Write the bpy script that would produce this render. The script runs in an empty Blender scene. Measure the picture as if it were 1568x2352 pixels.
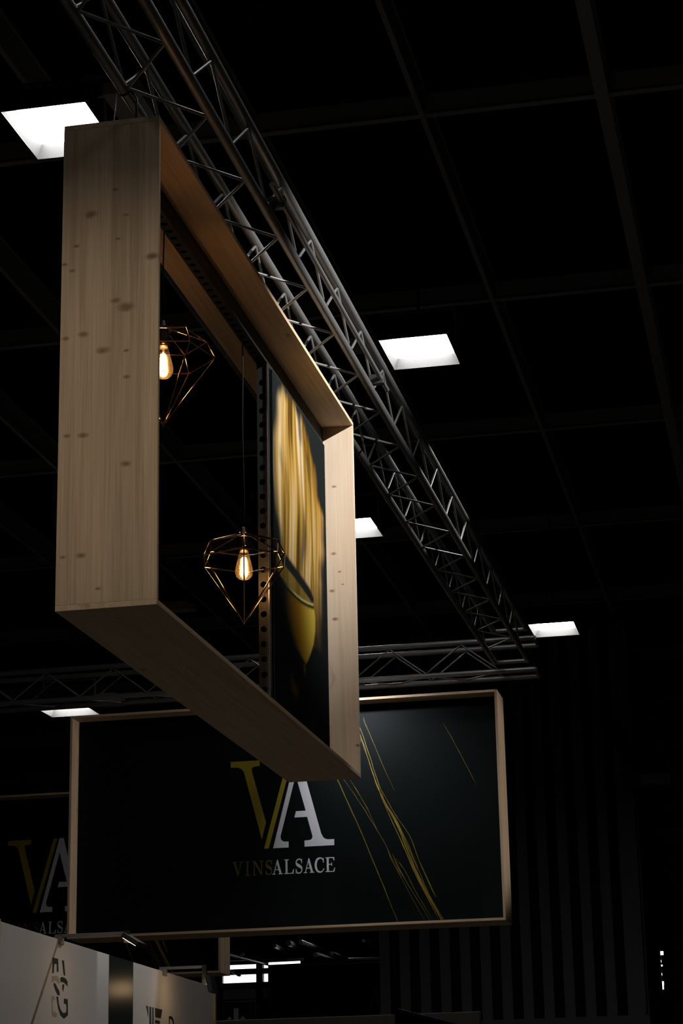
import bpy, bmesh, math, random
from mathutils import Vector, Matrix, noise

random.seed(7)
scene = bpy.context.scene
COL = scene.collection

# ------------------------------------------------------------------ camera
# hall axes: X across the hall, Y along the trusses (away from the viewer), Z up
YAW, PITCH, ROLL, FPX = math.radians(-11.594), math.radians(17.035), math.radians(-1.167), 5044.67
EYE = Vector((0.0, 0.0, 1.6))
_fwd = Vector((math.sin(YAW) * math.cos(PITCH), math.cos(YAW) * math.cos(PITCH), math.sin(PITCH)))
_rt = Vector((math.cos(YAW), -math.sin(YAW), 0.0))
_up = _rt.cross(_fwd)
RT = _rt * math.cos(ROLL) + _up * math.sin(ROLL)
UP = -_rt * math.sin(ROLL) + _up * math.cos(ROLL)
cam_data = bpy.data.cameras.new('camera')
cam = bpy.data.objects.new('camera', cam_data)
COL.objects.link(cam)
cam_data.sensor_fit = 'VERTICAL'
cam_data.sensor_height = 36.0
cam_data.sensor_width = 24.0
cam_data.lens = 36.0 * FPX / 2352.0
cam_data.clip_start = 0.1
cam_data.clip_end = 300
m3 = Matrix((RT, UP, -_fwd)).transposed()
cam.matrix_world = Matrix.Translation(EYE) @ m3.to_4x4()
scene.camera = cam


def at(px, py, axis, value):
    """point of the plane axis=value that the photograph shows at pixel px, py"""
    d = RT * ((px - 784) / FPX) - UP * ((py - 1176) / FPX) + _fwd
    i = 'XYZ'.index(axis)
    return EYE + d * ((value - EYE[i]) / d[i])


# ------------------------------------------------------------------ world, exposure
world = bpy.data.worlds.new('hall_ambient')
scene.world = world
world.use_nodes = True
world.node_tree.nodes['Background'].inputs[0].default_value = (1, 1, 1, 1)
world.node_tree.nodes['Background'].inputs[1].default_value = 0.0005
scene.view_settings.view_transform = 'Standard'
scene.view_settings.look = 'None'
scene.view_settings.exposure = 0.0
scene.view_settings.gamma = 1.0
scene.view_settings.use_curve_mapping = False

FLOOD = 31.0          # radiance of the ceiling floodlights
FILAMENT = 120.0      # radiance of the bulb filaments
TASK = 9.0           # radiance of the arm lamps on the partition


# ------------------------------------------------------------------ materials
def new_mat(name):
    m = bpy.data.materials.new(name)
    m.use_nodes = True
    nt = m.node_tree
    b = nt.nodes['Principled BSDF']
    return m, nt, b


def plain(name, col, rough=0.5, metal=0.0, spec=0.5, var=0.12, scale=6.0, bump=0.0):
    """colour with a slight procedural mottling"""
    m, nt, b = new_mat(name)
    tc = nt.nodes.new('ShaderNodeTexCoord')
    nz = nt.nodes.new('ShaderNodeTexNoise')
    nz.inputs['Scale'].default_value = scale
    nz.inputs['Detail'].default_value = 4
    nt.links.new(tc.outputs['Object'], nz.inputs['Vector'])
    mx = nt.nodes.new('ShaderNodeMix')
    mx.data_type = 'RGBA'
    mx.inputs['A'].default_value = tuple(c * (1 - var) for c in col) + (1,)
    mx.inputs['B'].default_value = tuple(min(1, c * (1 + var)) for c in col) + (1,)
    nt.links.new(nz.outputs['Fac'], mx.inputs['Factor'])
    nt.links.new(mx.outputs['Result'], b.inputs['Base Color'])
    b.inputs['Roughness'].default_value = rough
    b.inputs['Metallic'].default_value = metal
    b.inputs['Specular IOR Level'].default_value = spec
    if bump:
        bp = nt.nodes.new('ShaderNodeBump')
        bp.inputs['Strength'].default_value = bump
        bp.inputs['Distance'].default_value = 0.002
        nt.links.new(nz.outputs['Fac'], bp.inputs['Height'])
        nt.links.new(bp.outputs['Normal'], b.inputs['Normal'])
    return m


def emit(name, col, strength):
    m = bpy.data.materials.new(name)
    m.use_nodes = True
    nt = m.node_tree
    nt.nodes.clear()
    o = nt.nodes.new('ShaderNodeOutputMaterial')
    e = nt.nodes.new('ShaderNodeEmission')
    e.inputs[0].default_value = tuple(col) + (1,)
    e.inputs[1].default_value = strength
    nt.links.new(e.outputs[0], o.inputs[0])
    return m


def wood(name, axis, knots=(), light=(0.65, 0.48, 0.325), dark=(0.47, 0.325, 0.205), lam=None, plane='xz'):
    """pale spruce: grain runs along axis; knots = [(a, b, radius)] in the board's own plane"""
    m, nt, b = new_mat(name)
    N, L = nt.nodes, nt.links
    tc = N.new('ShaderNodeTexCoord')
    mp = N.new('ShaderNodeMapping')
    s = [34.0, 34.0, 34.0]
    s['xyz'.index(axis)] = 0.9
    mp.inputs['Scale'].default_value = s
    L.new(tc.outputs['Object'], mp.inputs['Vector'])
    n1 = N.new('ShaderNodeTexNoise')
    n1.inputs['Scale'].default_value = 1.0
    n1.inputs['Detail'].default_value = 5
    n1.inputs['Distortion'].default_value = 0.6
    L.new(mp.outputs[0], n1.inputs['Vector'])
    mp2 = N.new('ShaderNodeMapping')
    s2 = [150.0, 150.0, 150.0]
    s2['xyz'.index(axis)] = 3.0
    mp2.inputs['Scale'].default_value = s2
    L.new(tc.outputs['Object'], mp2.inputs['Vector'])
    n2 = N.new('ShaderNodeTexNoise')
    n2.inputs['Scale'].default_value = 1.0
    n2.inputs['Detail'].default_value = 2
    L.new(mp2.outputs[0], n2.inputs['Vector'])
    ad = N.new('ShaderNodeMath')
    ad.operation = 'MULTIPLY_ADD'
    ad.inputs[1].default_value = 0.4
    L.new(n2.outputs['Fac'], ad.inputs[0])
    sc = N.new('ShaderNodeMath')
    sc.operation = 'MULTIPLY'
    sc.inputs[1].default_value = 0.6
    L.new(n1.outputs['Fac'], sc.inputs[0])
    L.new(sc.outputs[0], ad.inputs[2])
    rp = N.new('ShaderNodeValToRGB')
    rp.color_ramp.elements[0].position = 0.34
    rp.color_ramp.elements[0].color = tuple(dark) + (1,)
    rp.color_ramp.elements[1].position = 0.62
    rp.color_ramp.elements[1].color = tuple(light) + (1,)
    L.new(ad.outputs[0], rp.inputs[0])
    col = rp.outputs['Color']
    sep = N.new('ShaderNodeSeparateXYZ')
    L.new(tc.outputs['Object'], sep.inputs[0])
    if lam:                                   # glued lamellas: one tone for each strip
        fl = N.new('ShaderNodeMath')
        fl.operation = 'MULTIPLY_ADD'
        fl.inputs[1].default_value = 1.0 / lam[1]
        fl.inputs[2].default_value = lam[2]
        L.new(sep.outputs['XYZ'.index(lam[0].upper())], fl.inputs[0])
        f2 = N.new('ShaderNodeMath')
        f2.operation = 'FLOOR'
        L.new(fl.outputs[0], f2.inputs[0])
        wn = N.new('ShaderNodeTexWhiteNoise')
        wn.noise_dimensions = '1D'
        L.new(f2.outputs[0], wn.inputs['W'])
        mr = N.new('ShaderNodeMapRange')
        mr.inputs['To Min'].default_value = 0.86
        mr.inputs['To Max'].default_value = 1.06
        L.new(wn.outputs['Value'], mr.inputs['Value'])
        mm = N.new('ShaderNodeMix')
        mm.data_type = 'RGBA'
        mm.blend_type = 'MULTIPLY'
        mm.inputs['Factor'].default_value = 1.0
        L.new(col, mm.inputs['A'])
        L.new(mr.outputs[0], mm.inputs['B'])
        col = mm.outputs['Result']
    acc = None
    if knots:
        wob = N.new('ShaderNodeTexNoise')
        wob.inputs['Scale'].default_value = 30
        L.new(tc.outputs['Object'], wob.inputs['Vector'])
        ia, ib = 'xyz'.index(plane[0]), 'xyz'.index(plane[1])
        for (ka, kb, kr) in knots:
            v = N.new('ShaderNodeVectorMath')
            v.operation = 'SUBTRACT'
            c = [0.0, 0.0, 0.0]
            c[ia], c[ib] = ka, kb
            L.new(tc.outputs['Object'], v.inputs[0])
            v.inputs[1].default_value = c
            v2 = N.new('ShaderNodeVectorMath')
            v2.operation = 'MULTIPLY'
            k = [0.0, 0.0, 0.0]
            k[ia], k[ib] = 0.72, 1.35
            if plane[0] == axis:
                k[ia], k[ib] = 1.25, 1.0
            L.new(v.outputs[0], v2.inputs[0])
            v2.inputs[1].default_value = k
            ln = N.new('ShaderNodeVectorMath')
            ln.operation = 'LENGTH'
            L.new(v2.outputs[0], ln.inputs[0])
            wadd = N.new('ShaderNodeMath')
            wadd.operation = 'MULTIPLY_ADD'
            wadd.inputs[1].default_value = kr * 0.9
            L.new(wob.outputs['Fac'], wadd.inputs[0])
            L.new(ln.outputs['Value'], wadd.inputs[2])
            r = N.new('ShaderNodeMapRange')
            r.interpolation_type = 'SMOOTHSTEP'
            r.inputs['From Min'].default_value = kr * 0.55
            r.inputs['From Max'].default_value = kr * 1.7
            r.inputs['To Min'].default_value = 1.0
            r.inputs['To Max'].default_value = 0.0
            L.new(wadd.outputs[0], r.inputs['Value'])
            if acc is None:
                acc = r.outputs[0]
            else:
                mxx = N.new('ShaderNodeMath')
                mxx.operation = 'MAXIMUM'
                L.new(acc, mxx.inputs[0])
                L.new(r.outputs[0], mxx.inputs[1])
                acc = mxx.outputs[0]
    else:                                     # scattered small knots
        mpk = N.new('ShaderNodeMapping')
        sk = [5.5, 5.5, 5.5]
        sk['xyz'.index(axis)] = 2.6
        mpk.inputs['Scale'].default_value = sk
        L.new(tc.outputs['Object'], mpk.inputs['Vector'])
        vo = N.new('ShaderNodeTexVoronoi')
        vo.inputs['Scale'].default_value = 1.0
        L.new(mpk.outputs[0], vo.inputs['Vector'])
        r = N.new('ShaderNodeMapRange')
        r.interpolation_type = 'SMOOTHSTEP'
        r.inputs['From Min'].default_value = 0.03
        r.inputs['From Max'].default_value = 0.11
        r.inputs['To Min'].default_value = 0.8
        r.inputs['To Max'].default_value = 0.0
        L.new(vo.outputs['Distance'], r.inputs['Value'])
        acc = r.outputs[0]
    mk = N.new('ShaderNodeMix')
    mk.data_type = 'RGBA'
    mk.inputs['B'].default_value = (0.25, 0.135, 0.07, 1)
    sck = N.new('ShaderNodeMath')
    sck.operation = 'MULTIPLY'
    sck.inputs[1].default_value = 0.95
    L.new(acc, sck.inputs[0])
    L.new(sck.outputs[0], mk.inputs['Factor'])
    L.new(col, mk.inputs['A'])
    L.new(mk.outputs['Result'], b.inputs['Base Color'])
    b.inputs['Roughness'].default_value = 0.62
    b.inputs['Specular IOR Level'].default_value = 0.25
    return m


def attr_print(name, layer, rough=0.9):
    """printed artwork: ink colours held per vertex of the print"""
    m, nt, b = new_mat(name)
    a = nt.nodes.new('ShaderNodeVertexColor')
    a.layer_name = layer
    nt.links.new(a.outputs['Color'], b.inputs['Base Color'])
    b.inputs['Roughness'].default_value = rough
    b.inputs['Specular IOR Level'].default_value = 0.0
    return m


_kn = [(-0.085, 1.676, .026), (0.068, 1.658, .012), (0.02, 1.777, .012), (0.18, 1.462, .024), (-0.145, 1.542, .012),
       (0.035, 1.555, .010), (-0.194, 1.465, .012), (-0.162, 1.434, .012), (0.072, 1.251, .030), (0.026, 1.284, .018),
       (-0.107, 1.15, .020), (-0.184, 1.139, .014), (-0.027, 1.072, .024), (0.074, 1.062, .010), (0.075, 0.95, .012),
       (-0.104, 0.718, .018), (-0.171, 0.72, .014), (0.078, 0.583, .018), (-0.103, 0.22, .016), (-0.18, 0.219, .012),
       (-0.032, 0.08, .010)]
_kf = [(0.09, 1.705, .012), (0.08, 1.302, .014), (0.113, 1.193, .010), (0.13, 1.117, .006), (0.066, 1.083, .016),
       (0.083, 0.916, .016), (0.198, 0.182, .013)]
M = {}
M['wood_end'] = wood('spruce_end_board', 'z', _kn, lam=('x', 0.145, 0.97))
M['wood_far'] = wood('spruce_far_board', 'z', _kf, light=(0.66, 0.54, 0.42), dark=(0.55, 0.43, 0.32))
M['wood_y'] = wood('spruce_long_board', 'y')
M['wood_x'] = wood('spruce_cross_board', 'x')
M['wood_z'] = wood('spruce_upright_board', 'z')
M['panel'] = plain('dark_green_print', (0.0009, 0.0030, 0.0029), rough=0.5, spec=0.12, var=0.06, scale=3)
M['ink_white'] = plain('white_ink', (0.62, 0.60, 0.64), rough=0.45, var=0.03)
M['ink_gold'] = plain('gold_ink', (0.30, 0.215, 0.008), rough=0.45, var=0.08)
M['ink_dim_gold'] = plain('dark_gold_ink', (0.10, 0.075, 0.006), rough=0.5, var=0.06)
M['ink_streak'] = plain('gold_streak_ink', (0.30, 0.20, 0.015), rough=0.45, var=0.45, scale=14)
M['alu'] = plain('brushed_aluminium', (0.16, 0.16, 0.165), rough=0.42, metal=0.5, var=0.1, scale=9)
M['profile'] = plain('satin_profile', (0.50, 0.50, 0.51), rough=0.3, metal=0.9, var=0.05)
M['post_edge'] = plain('dull_edge_profile', (0.10, 0.10, 0.105), rough=0.25, metal=0.8, var=0.05)
M['dark_metal'] = plain('dark_perforated_steel', (0.011, 0.013, 0.013), rough=0.5, metal=0.0, spec=0.3, var=0.12)
M['black'] = plain('black_plastic', (0.012, 0.012, 0.013), rough=0.45, var=0.1)
M['black_steel'] = plain('black_steel', (0.022, 0.022, 0.024), rough=0.5, metal=0.3, var=0.15)
M['copper'] = plain('polished_copper', (0.50, 0.27, 0.16), rough=0.10, metal=1.0, var=0.04)
M['grey_steel'] = plain('grey_painted_steel', (0.20, 0.20, 0.205), rough=0.55, var=0.12)
M['reflector'] = plain('white_reflector', (0.15, 0.15, 0.15), rough=0.35, var=0.05)
M['flood'] = emit('flood_emitter', (1.0, 0.985, 0.965), FLOOD)
M['filament'] = emit('hot_filament', (1.0, 0.50, 0.17), FILAMENT)
M['task'] = emit('warm_led', (1.0, 0.66, 0.36), TASK)
M['day'] = emit('daylight_pane', (0.95, 0.98, 1.0), 2.2)
M['white_wall'] = plain('white_laminate', (0.62, 0.60, 0.59), rough=0.6, var=0.03, scale=3)
M['green_wall'] = plain('dark_green_laminate', (0.014, 0.023, 0.022), rough=0.28, spec=0.5, var=0.06)
M['amber_edge'] = plain('amber_wood_edge', (0.62, 0.36, 0.12), rough=0.5, var=0.1)
M['ink_black'] = plain('dark_ink', (0.022, 0.030, 0.030), rough=0.5, var=0.05)
M['ink_beige'] = plain('beige_ink', (0.42, 0.36, 0.25), rough=0.5, var=0.05)
M['infill'] = plain('pale_grey_infill', (0.55, 0.55, 0.56), rough=0.7, var=0.06)
M['floor'] = plain('grey_carpet', (0.17, 0.155, 0.13), rough=0.95, spec=0.1, var=0.12, scale=3)
M['ceiling'] = plain('black_ceiling', (0.010, 0.010, 0.011), rough=0.9, spec=0.1, var=0.15, scale=2)
M['hall_wall'] = plain('dark_hall_wall', (0.020, 0.020, 0.021), rough=0.9, spec=0.1, var=0.1, scale=1)
M['beam'] = plain('grey_ceiling_beam', (0.25, 0.25, 0.255), rough=0.7, spec=0.3, var=0.15, scale=3)
M['slat'] = plain('grey_cladding', (0.15, 0.15, 0.152), rough=0.8, spec=0.2, var=0.12, scale=2)
M['slat_gap'] = plain('black_cladding', (0.012, 0.012, 0.012), rough=0.9, spec=0.1, var=0.1)
M['olive'] = plain('olive_fascia', (0.085, 0.078, 0.055), rough=0.7, var=0.1)
M['blue'] = plain('deep_blue_edge', (0.035, 0.035, 0.16), rough=0.5, var=0.1)
M['cable'] = plain('black_cable', (0.008, 0.009, 0.010), rough=0.6, spec=0.2, var=0.05)

# clear bulb glass with a faint amber tint; thin shell
gm = bpy.data.materials.new('thin_amber_glass')
gm.use_nodes = True
nt = gm.node_tree
nt.nodes.clear()
o_ = nt.nodes.new('ShaderNodeOutputMaterial')
tr = nt.nodes.new('ShaderNodeBsdfTransparent')
tr.inputs[0].default_value = (0.98, 0.93, 0.86, 1)
gl = nt.nodes.new('ShaderNodeBsdfGlossy')
gl.inputs['Roughness'].default_value = 0.22
gl.inputs['Color'].default_value = (1.0, 0.9, 0.75, 1)
lw = nt.nodes.new('ShaderNodeLayerWeight')
lw.inputs['Blend'].default_value = 0.25
mr_ = nt.nodes.new('ShaderNodeMapRange')
mr_.inputs['To Min'].default_value = 0.10
mr_.inputs['To Max'].default_value = 0.75
nt.links.new(lw.outputs['Facing'], mr_.inputs['Value'])
ms = nt.nodes.new('ShaderNodeMixShader')
nt.links.new(mr_.outputs[0], ms.inputs[0])
nt.links.new(tr.outputs[0], ms.inputs[1])
nt.links.new(gl.outputs[0], ms.inputs[2])
nt.links.new(ms.outputs[0], o_.inputs[0])
M['bulb_glass'] = gm


# ------------------------------------------------------------------ mesh helpers
class MB:
    """collects faces in world coordinates"""
    def __init__(self):
        self.v, self.f = [], []

    def face(self, pts):
        i = len(self.v)
        self.v += [Vector(p) for p in pts]
        self.f.append(list(range(i, i + len(pts))))
        return self

    def box(self, x0, x1, y0, y1, z0, z1):
        i = len(self.v)
        self.v += [Vector(p) for p in ((x0, y0, z0), (x1, y0, z0), (x1, y1, z0), (x0, y1, z0),
                                       (x0, y0, z1), (x1, y0, z1), (x1, y1, z1), (x0, y1, z1))]
        self.f += [[i + k for k in q] for q in ((0, 3, 2, 1), (4, 5, 6, 7), (0, 1, 5, 4), (1, 2, 6, 5), (2, 3, 7, 6), (3, 0, 4, 7))]
        return self

    def prism(self, poly, axis, a, b):
        """polygon in the two other axes (in xyz order) extruded from a to b along axis"""
        k = 'xyz'.index(axis)

        def P(p, t):
            q = [p[0], p[1]]
            q.insert(k, t)
            return Vector(q)
        n = len(poly)
        i = len(self.v)
        self.v += [P(p, a) for p in poly] + [P(p, b) for p in poly]
        self.f.append([i + j for j in range(n)][::-1])
        self.f.append([i + n + j for j in range(n)])
        for j in range(n):
            j2 = (j + 1) % n
            self.f.append([i + j, i + j2, i + n + j2, i + n + j])
        return self

    def tube(self, p, q, r, n=10, r2=None):
        p, q = Vector(p), Vector(q)
        d = (q - p).normalized()
        a = d.orthogonal().normalized()
        c = d.cross(a)
        i = len(self.v)
        r2 = r if r2 is None else r2
        for (o, rr) in ((p, r), (q, r2)):
            self.v += [o + a * (rr * math.cos(2 * math.pi * k / n)) + c * (rr * math.sin(2 * math.pi * k / n)) for k in range(n)]
        for k in range(n):
            k2 = (k + 1) % n
            self.f.append([i + k, i + k2, i + n + k2, i + n + k])
        self.f.append([i + k for k in range(n)][::-1])
        self.f.append([i + n + k for k in range(n)])
        return self

    def path(self, pts, r, n=8):
        pts = [Vector(p) for p in pts]
        i = len(self.v)
        for k, p in enumerate(pts):
            d = (pts[min(k + 1, len(pts) - 1)] - pts[max(k - 1, 0)]).normalized()
            ref = Vector((0, 0, 1)) if abs(d.z) < 0.9 else Vector((1, 0, 0))
            a = d.cross(ref).normalized()
            c = d.cross(a)
            self.v += [p + a * (r * math.cos(2 * math.pi * t / n)) + c * (r * math.sin(2 * math.pi * t / n)) for t in range(n)]
        for k in range(len(pts) - 1):
            for t in range(n):
                t2 = (t + 1) % n
                self.f.append([i + k * n + t, i + k * n + t2, i + (k + 1) * n + t2, i + (k + 1) * n + t])
        self.f.append([i + t for t in range(n)][::-1])
        e = i + (len(pts) - 1) * n
        self.f.append([e + t for t in range(n)])
        return self

    def lathe(self, prof, c, n=24):
        """prof = [(radius, z)] about the vertical axis through c"""
        i = len(self.v)
        for (r, z) in prof:
            self.v += [Vector((c[0] + r * math.cos(2 * math.pi * t / n), c[1] + r * math.sin(2 * math.pi * t / n), c[2] + z)) for t in range(n)]
        for k in range(len(prof) - 1):
            for t in range(n):
                t2 = (t + 1) % n
                self.f.append([i + k * n + t, i + k * n + t2, i + (k + 1) * n + t2, i + (k + 1) * n + t])
        return self

    def build(self, name, mat, parent=None, loc=None, bevel=0.0, smooth=False):
        base = Vector(loc) if loc is not None else (parent_loc(parent) if parent else Vector((0, 0, 0)))
        me = bpy.data.meshes.new(name)
        me.from_pydata([tuple(p - base) for p in self.v], [], self.f)
        bm = bmesh.new()
        bm.from_mesh(me)
        bmesh.ops.recalc_face_normals(bm, faces=bm.faces)
        if bevel:
            bmesh.ops.bevel(bm, geom=bm.edges[:], offset=bevel, segments=2, affect='EDGES', profile=0.5)
        bm.to_mesh(me)
        bm.free()
        me.materials.append(mat)
        if smooth:
            for p in me.polygons:
                p.use_smooth = True
        o = bpy.data.objects.new(name, me)
        COL.objects.link(o)
        if parent:
            o.parent = parent
        elif loc is not None:
            o.location = base
        return o


def parent_loc(p):
    l = Vector((0, 0, 0))
    while p is not None:
        l = l + p.location
        p = p.parent
    return l


def tag(o, label=None, cat=None, group=None, kind=None):
    if label:
        o['label'] = label
    if cat:
        o['category'] = cat
    if group:
        o['group'] = group
    if kind:
        o['kind'] = kind
    return o


def thing(name, loc, label, cat, group=None):
    o = bpy.data.objects.new(name, None)
    o.empty_display_size = 0.1
    COL.objects.link(o)
    o.location = loc
    return tag(o, label, cat, group)


_unit = {}


def rod(name, p, q, r, mat, parent, n=10):
    """round bar between two points; alike bars share one mesh"""
    key = (mat.name, n)
    if key not in _unit:
        mb = MB().tube((0, 0, 0), (0, 0, 1), 1.0, n)
        me = bpy.data.meshes.new('round_bar')
        me.from_pydata([tuple(v) for v in mb.v], [], mb.f)
        me.materials.append(mat)
        for pl in me.polygons:
            pl.use_smooth = len(pl.vertices) == 4
        _unit[key] = me
    o = bpy.data.objects.new(name, _unit[key])
    COL.objects.link(o)
    p, q = Vector(p), Vector(q)
    d = q - p
    o.parent = parent
    o.rotation_mode = 'QUATERNION'
    o.rotation_quaternion = d.to_track_quat('Z', 'Y')
    o.location = p - parent_loc(parent)
    o.scale = (r, r, d.length)
    return o


def copy_tree(o, parent=None):
    c = o.copy()
    COL.objects.link(c)
    if parent:
        c.parent = parent
    for ch in list(o.children):
        copy_tree(ch, c)
    return c


# ------------------------------------------------------------------ the hall (setting)
fl = MB().box(-30, 16, -14, 66, -0.2, 0).build('floor', M['floor'])
tag(fl, kind='structure')
ce = MB().box(-30, 16, -14, 66, 10.9, 11.1).build('ceiling', M['ceiling'])
tag(ce, kind='structure')
for nm, b_ in (('wall_left', (-30.2, -30, -14, 66, 0, 11)), ('wall_right', (16, 16.2, -14, 66, 0, 11)), ('wall_near', (-30, 16, -14.2, -14, 0, 11))):
    tag(MB().box(*b_).build(nm, M['hall_wall']), kind='structure')
wb = MB().box(-30, 16, 66, 66.2, 0, 11).build('wall_back', M['hall_wall'])
tag(wb, kind='structure')

# ceiling grid: I-beams along the hall, lighter cross members
for k in range(-6, 4):
    x = -1.09 + 1.48 * k
    w = 0.055 if k == 0 else 0.022
    mb = MB().box(x - w, x + w, -14, 60, 10.0, 10.014).box(x - 0.006, x + 0.006, -14, 60, 10.014, 10.30).box(x - w, x + w, -14, 60, 10.30, 10.314)
    mb.build('beam', M['beam'], ce)
for k in range(-4, 11):
    y = 16.2 + 4.08 * k
    MB().box(-30, 16, y - 0.035, y + 0.035, 10.02, 10.03).box(-30, 16, y - 0.005, y + 0.005, 10.03, 10.22).build('cross_beam', M['beam'], ce)

# ------------------------------------------------------------------ hanging wooden box frame
FX0, FX1, FY0, FY1, FZ0, FZ1, BT = -2.769, -2.356, 7.9, 11.876, 3.759, 5.852, 0.023


frame = thing('wooden_box_frame', (-2.5625, 9.888, FZ0), 'long pale spruce box frame hanging end-on with copper pendants inside', 'sign frame')
MB().box(FX0, FX1, FY0, FY0 + BT, FZ0 + BT, FZ1 - BT).build('end_board', M['wood_end'], frame, bevel=0.0015)
tag(MB().box(FX0, FX1, FY1 - BT, FY1, FZ0 + BT, FZ1 - BT).build('end_board', M['wood_far'], frame, bevel=0.0015))
MB().box(FX0, FX1, FY0, FY1, FZ1 - BT, FZ1).build('top_board', M['wood_y'], frame, bevel=0.0015)
MB().box(FX0, FX1, FY0, FY1, FZ0, FZ0 + BT).build('bottom_board', M['wood_y'], frame, bevel=0.0015)


def perforated(name, mat, parent, org, along, across, out, length, width, depth, pitch, r, n=14, start=0.0):
    """square steel section whose face (normal = out) carries a row of round holes"""
    org, along, across, out = Vector(org), Vector(along), Vector(across), Vector(out)
    mb = MB()
    cells = int((length - start) // pitch)

    def P(a, c, d):
        return org + along * a + across * c - out * d
    t = 0.004
    a0 = 0.0
    if start > 0:
        mb.face([P(0, 0, 0), P(start, 0, 0), P(start, width, 0), P(0, width, 0)])
    for k in range(cells):
        c0, c1 = start + k * pitch, start + (k + 1) * pitch
        ctr = ((c0 + c1) / 2, width / 2)
        ring, sq = [], []
        for j in range(n):
            an = 2 * math.pi * (j + 0.5) / n
            ca, cb = math.cos(an), math.sin(an)
            ring.append((ctr[0] + r * ca, ctr[1] + r * cb))
            s = min((pitch / 2) / max(1e-6, abs(ca)), (width / 2) / max(1e-6, abs(cb)))
            sq.append((ctr[0] + s * ca, ctr[1] + s * cb))
        for j in range(n):
            j2 = (j + 1) % n
            mb.face([P(*sq[j], 0), P(*sq[j2], 0), P(*ring[j2], 0), P(*ring[j], 0)])
            mb.face([P(*ring[j], 0), P(*ring[j2], 0), P(*ring[j2], t), P(*ring[j], t)])
        # corners of the cell
        for sa in (c0, c1):
            for sb in (0, width):
                near = sorted(sq, key=lambda q: (q[0] - sa) ** 2 + (q[1] - sb) ** 2)[:2]
                mb.face([P(sa, sb, 0), P(*near[0], 0), P(*near[1], 0)])
    end = start + cells * pitch
    if end < length - 1e-4:
        mb.face([P(end, 0, 0), P(length, 0, 0), P(length, width, 0), P(end, width, 0)])
    # the three other sides, the ends
    mb.face([P(0, 0, 0), P(length, 0, 0), P(length, 0, depth), P(0, 0, depth)])
    mb.face([P(0, width, 0), P(length, width, 0), P(length, width, depth), P(0, width, depth)])
    mb.face([P(0, 0, depth), P(length, 0, depth), P(length, width, depth), P(0, width, depth)])
    mb.face([P(0, 0, 0), P(0, width, 0), P(0, width, depth), P(0, 0, depth)])
    mb.face([P(length, 0, 0), P(length, width, 0), P(length, width, depth), P(length, 0, depth)])
    return mb.build(name, mat, parent)


RX0, RX1, RZ = -2.586, -2.534, 5.72
tag(perforated('perforated_rail', M['dark_metal'], frame, (RX0, FY0 + BT + 0.002, RZ), (0, 1, 0), (1, 0, 0), (0, 0, -1), FY1 - FY0 - 2 * BT - 0.004, RX1 - RX0, 0.106, 0.078, 0.0165), 'dark perforated rail under the top board')
tag(perforated('perforated_post', M['dark_metal'], frame, (RX0, 10.47, FZ0 + BT + 0.001), (0, 0, 1), (1, 0, 0), (0, -1, 0), RZ - FZ0 - BT - 0.002, RX1 - RX0, 0.06, 0.078, 0.0165), 'dark perforated post beside the printed panel')
# bright corner profile of the post
MB().box(-2.533, -2.527, 10.462, 10.50, FZ0 + BT + 0.001, RZ).build('edge_profile', M['post_edge'], frame, bevel=0.001)
MB().box(-2.533, -2.527, FY0 + BT + .002, 10.462, RZ - 0.001, RZ + 0.009).build('rail_profile', M['dark_metal'], frame)

# printed artwork of the panel: a glass of wine before golden wood grain
PY0, PY1, PZ0, PZ1 = 10.56, FY1 - BT - 0.001, FZ0 + BT + 0.001, FZ1 - BT - 0.110


def pl(pts, x):
    """piecewise linear through pts sorted by key"""
    if x <= pts[0][0]:
        return pts[0][1]
    for (a, b), (c, d) in zip(pts, pts[1:]):
        if x <= c:
            return b + (d - b) * (x - a) / (c - a)
    return pts[-1][1]


def sstep(a, b, x):
    if a == b:
        return 1.0 if x > a else 0.0
    t = min(1, max(0, (x - a) / (b - a)))
    return t * t * (3 - 2 * t)


def mixc(a, b, t):
    return tuple(p + (q - p) * t for p, q in zip(a, b))


L_EDGE = [(0.509, 0.191), (0.534, 0.162), (0.605, 0.084), (0.66, 0.051), (0.739, 0.019), (0.804, 0.03), (0.877, 0.081), (0.939, 0.131), (1.01, 0.213)]
R_EDGE = [(0.485, 0.883), (0.553, 0.90), (0.624, 0.926), (0.711, 0.963), (0.764, 0.96), (0.803, 0.885), (0.847, 0.837), (0.895, 0.746), (0.942, 0.656), (0.974, 0.591), (1.0, 0.535)]
BODY_R = [(0.255, 0.535), (0.275, 0.589), (0.307, 0.65), (0.34, 0.704), (0.385, 0.742), (0.424, 0.747), (0.455, 0.72)]
BODY_L = [(0.259, 0.53), (0.267, 0.427), (0.282, 0.326), (0.316, 0.236), (0.355, 0.179), (0.42, 0.169)]
RIM = [(0.036, 0.438), (0.132, 0.431), (0.246, 0.429), (0.362, 0.431), (0.482, 0.435), (0.606, 0.445), (0.72, 0.458)]
WED_T = [(0.0, 0.515), (0.175, 0.512), (0.252, 0.512), (0.489, 0.502), (0.636, 0.495), (0.72, 0.478)]
WED_B = [(0.0, 0.49), (0.211, 0.482), (0.327, 0.480), (0.486, 0.474), (0.666, 0.464), (0.72, 0.468)]


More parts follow.
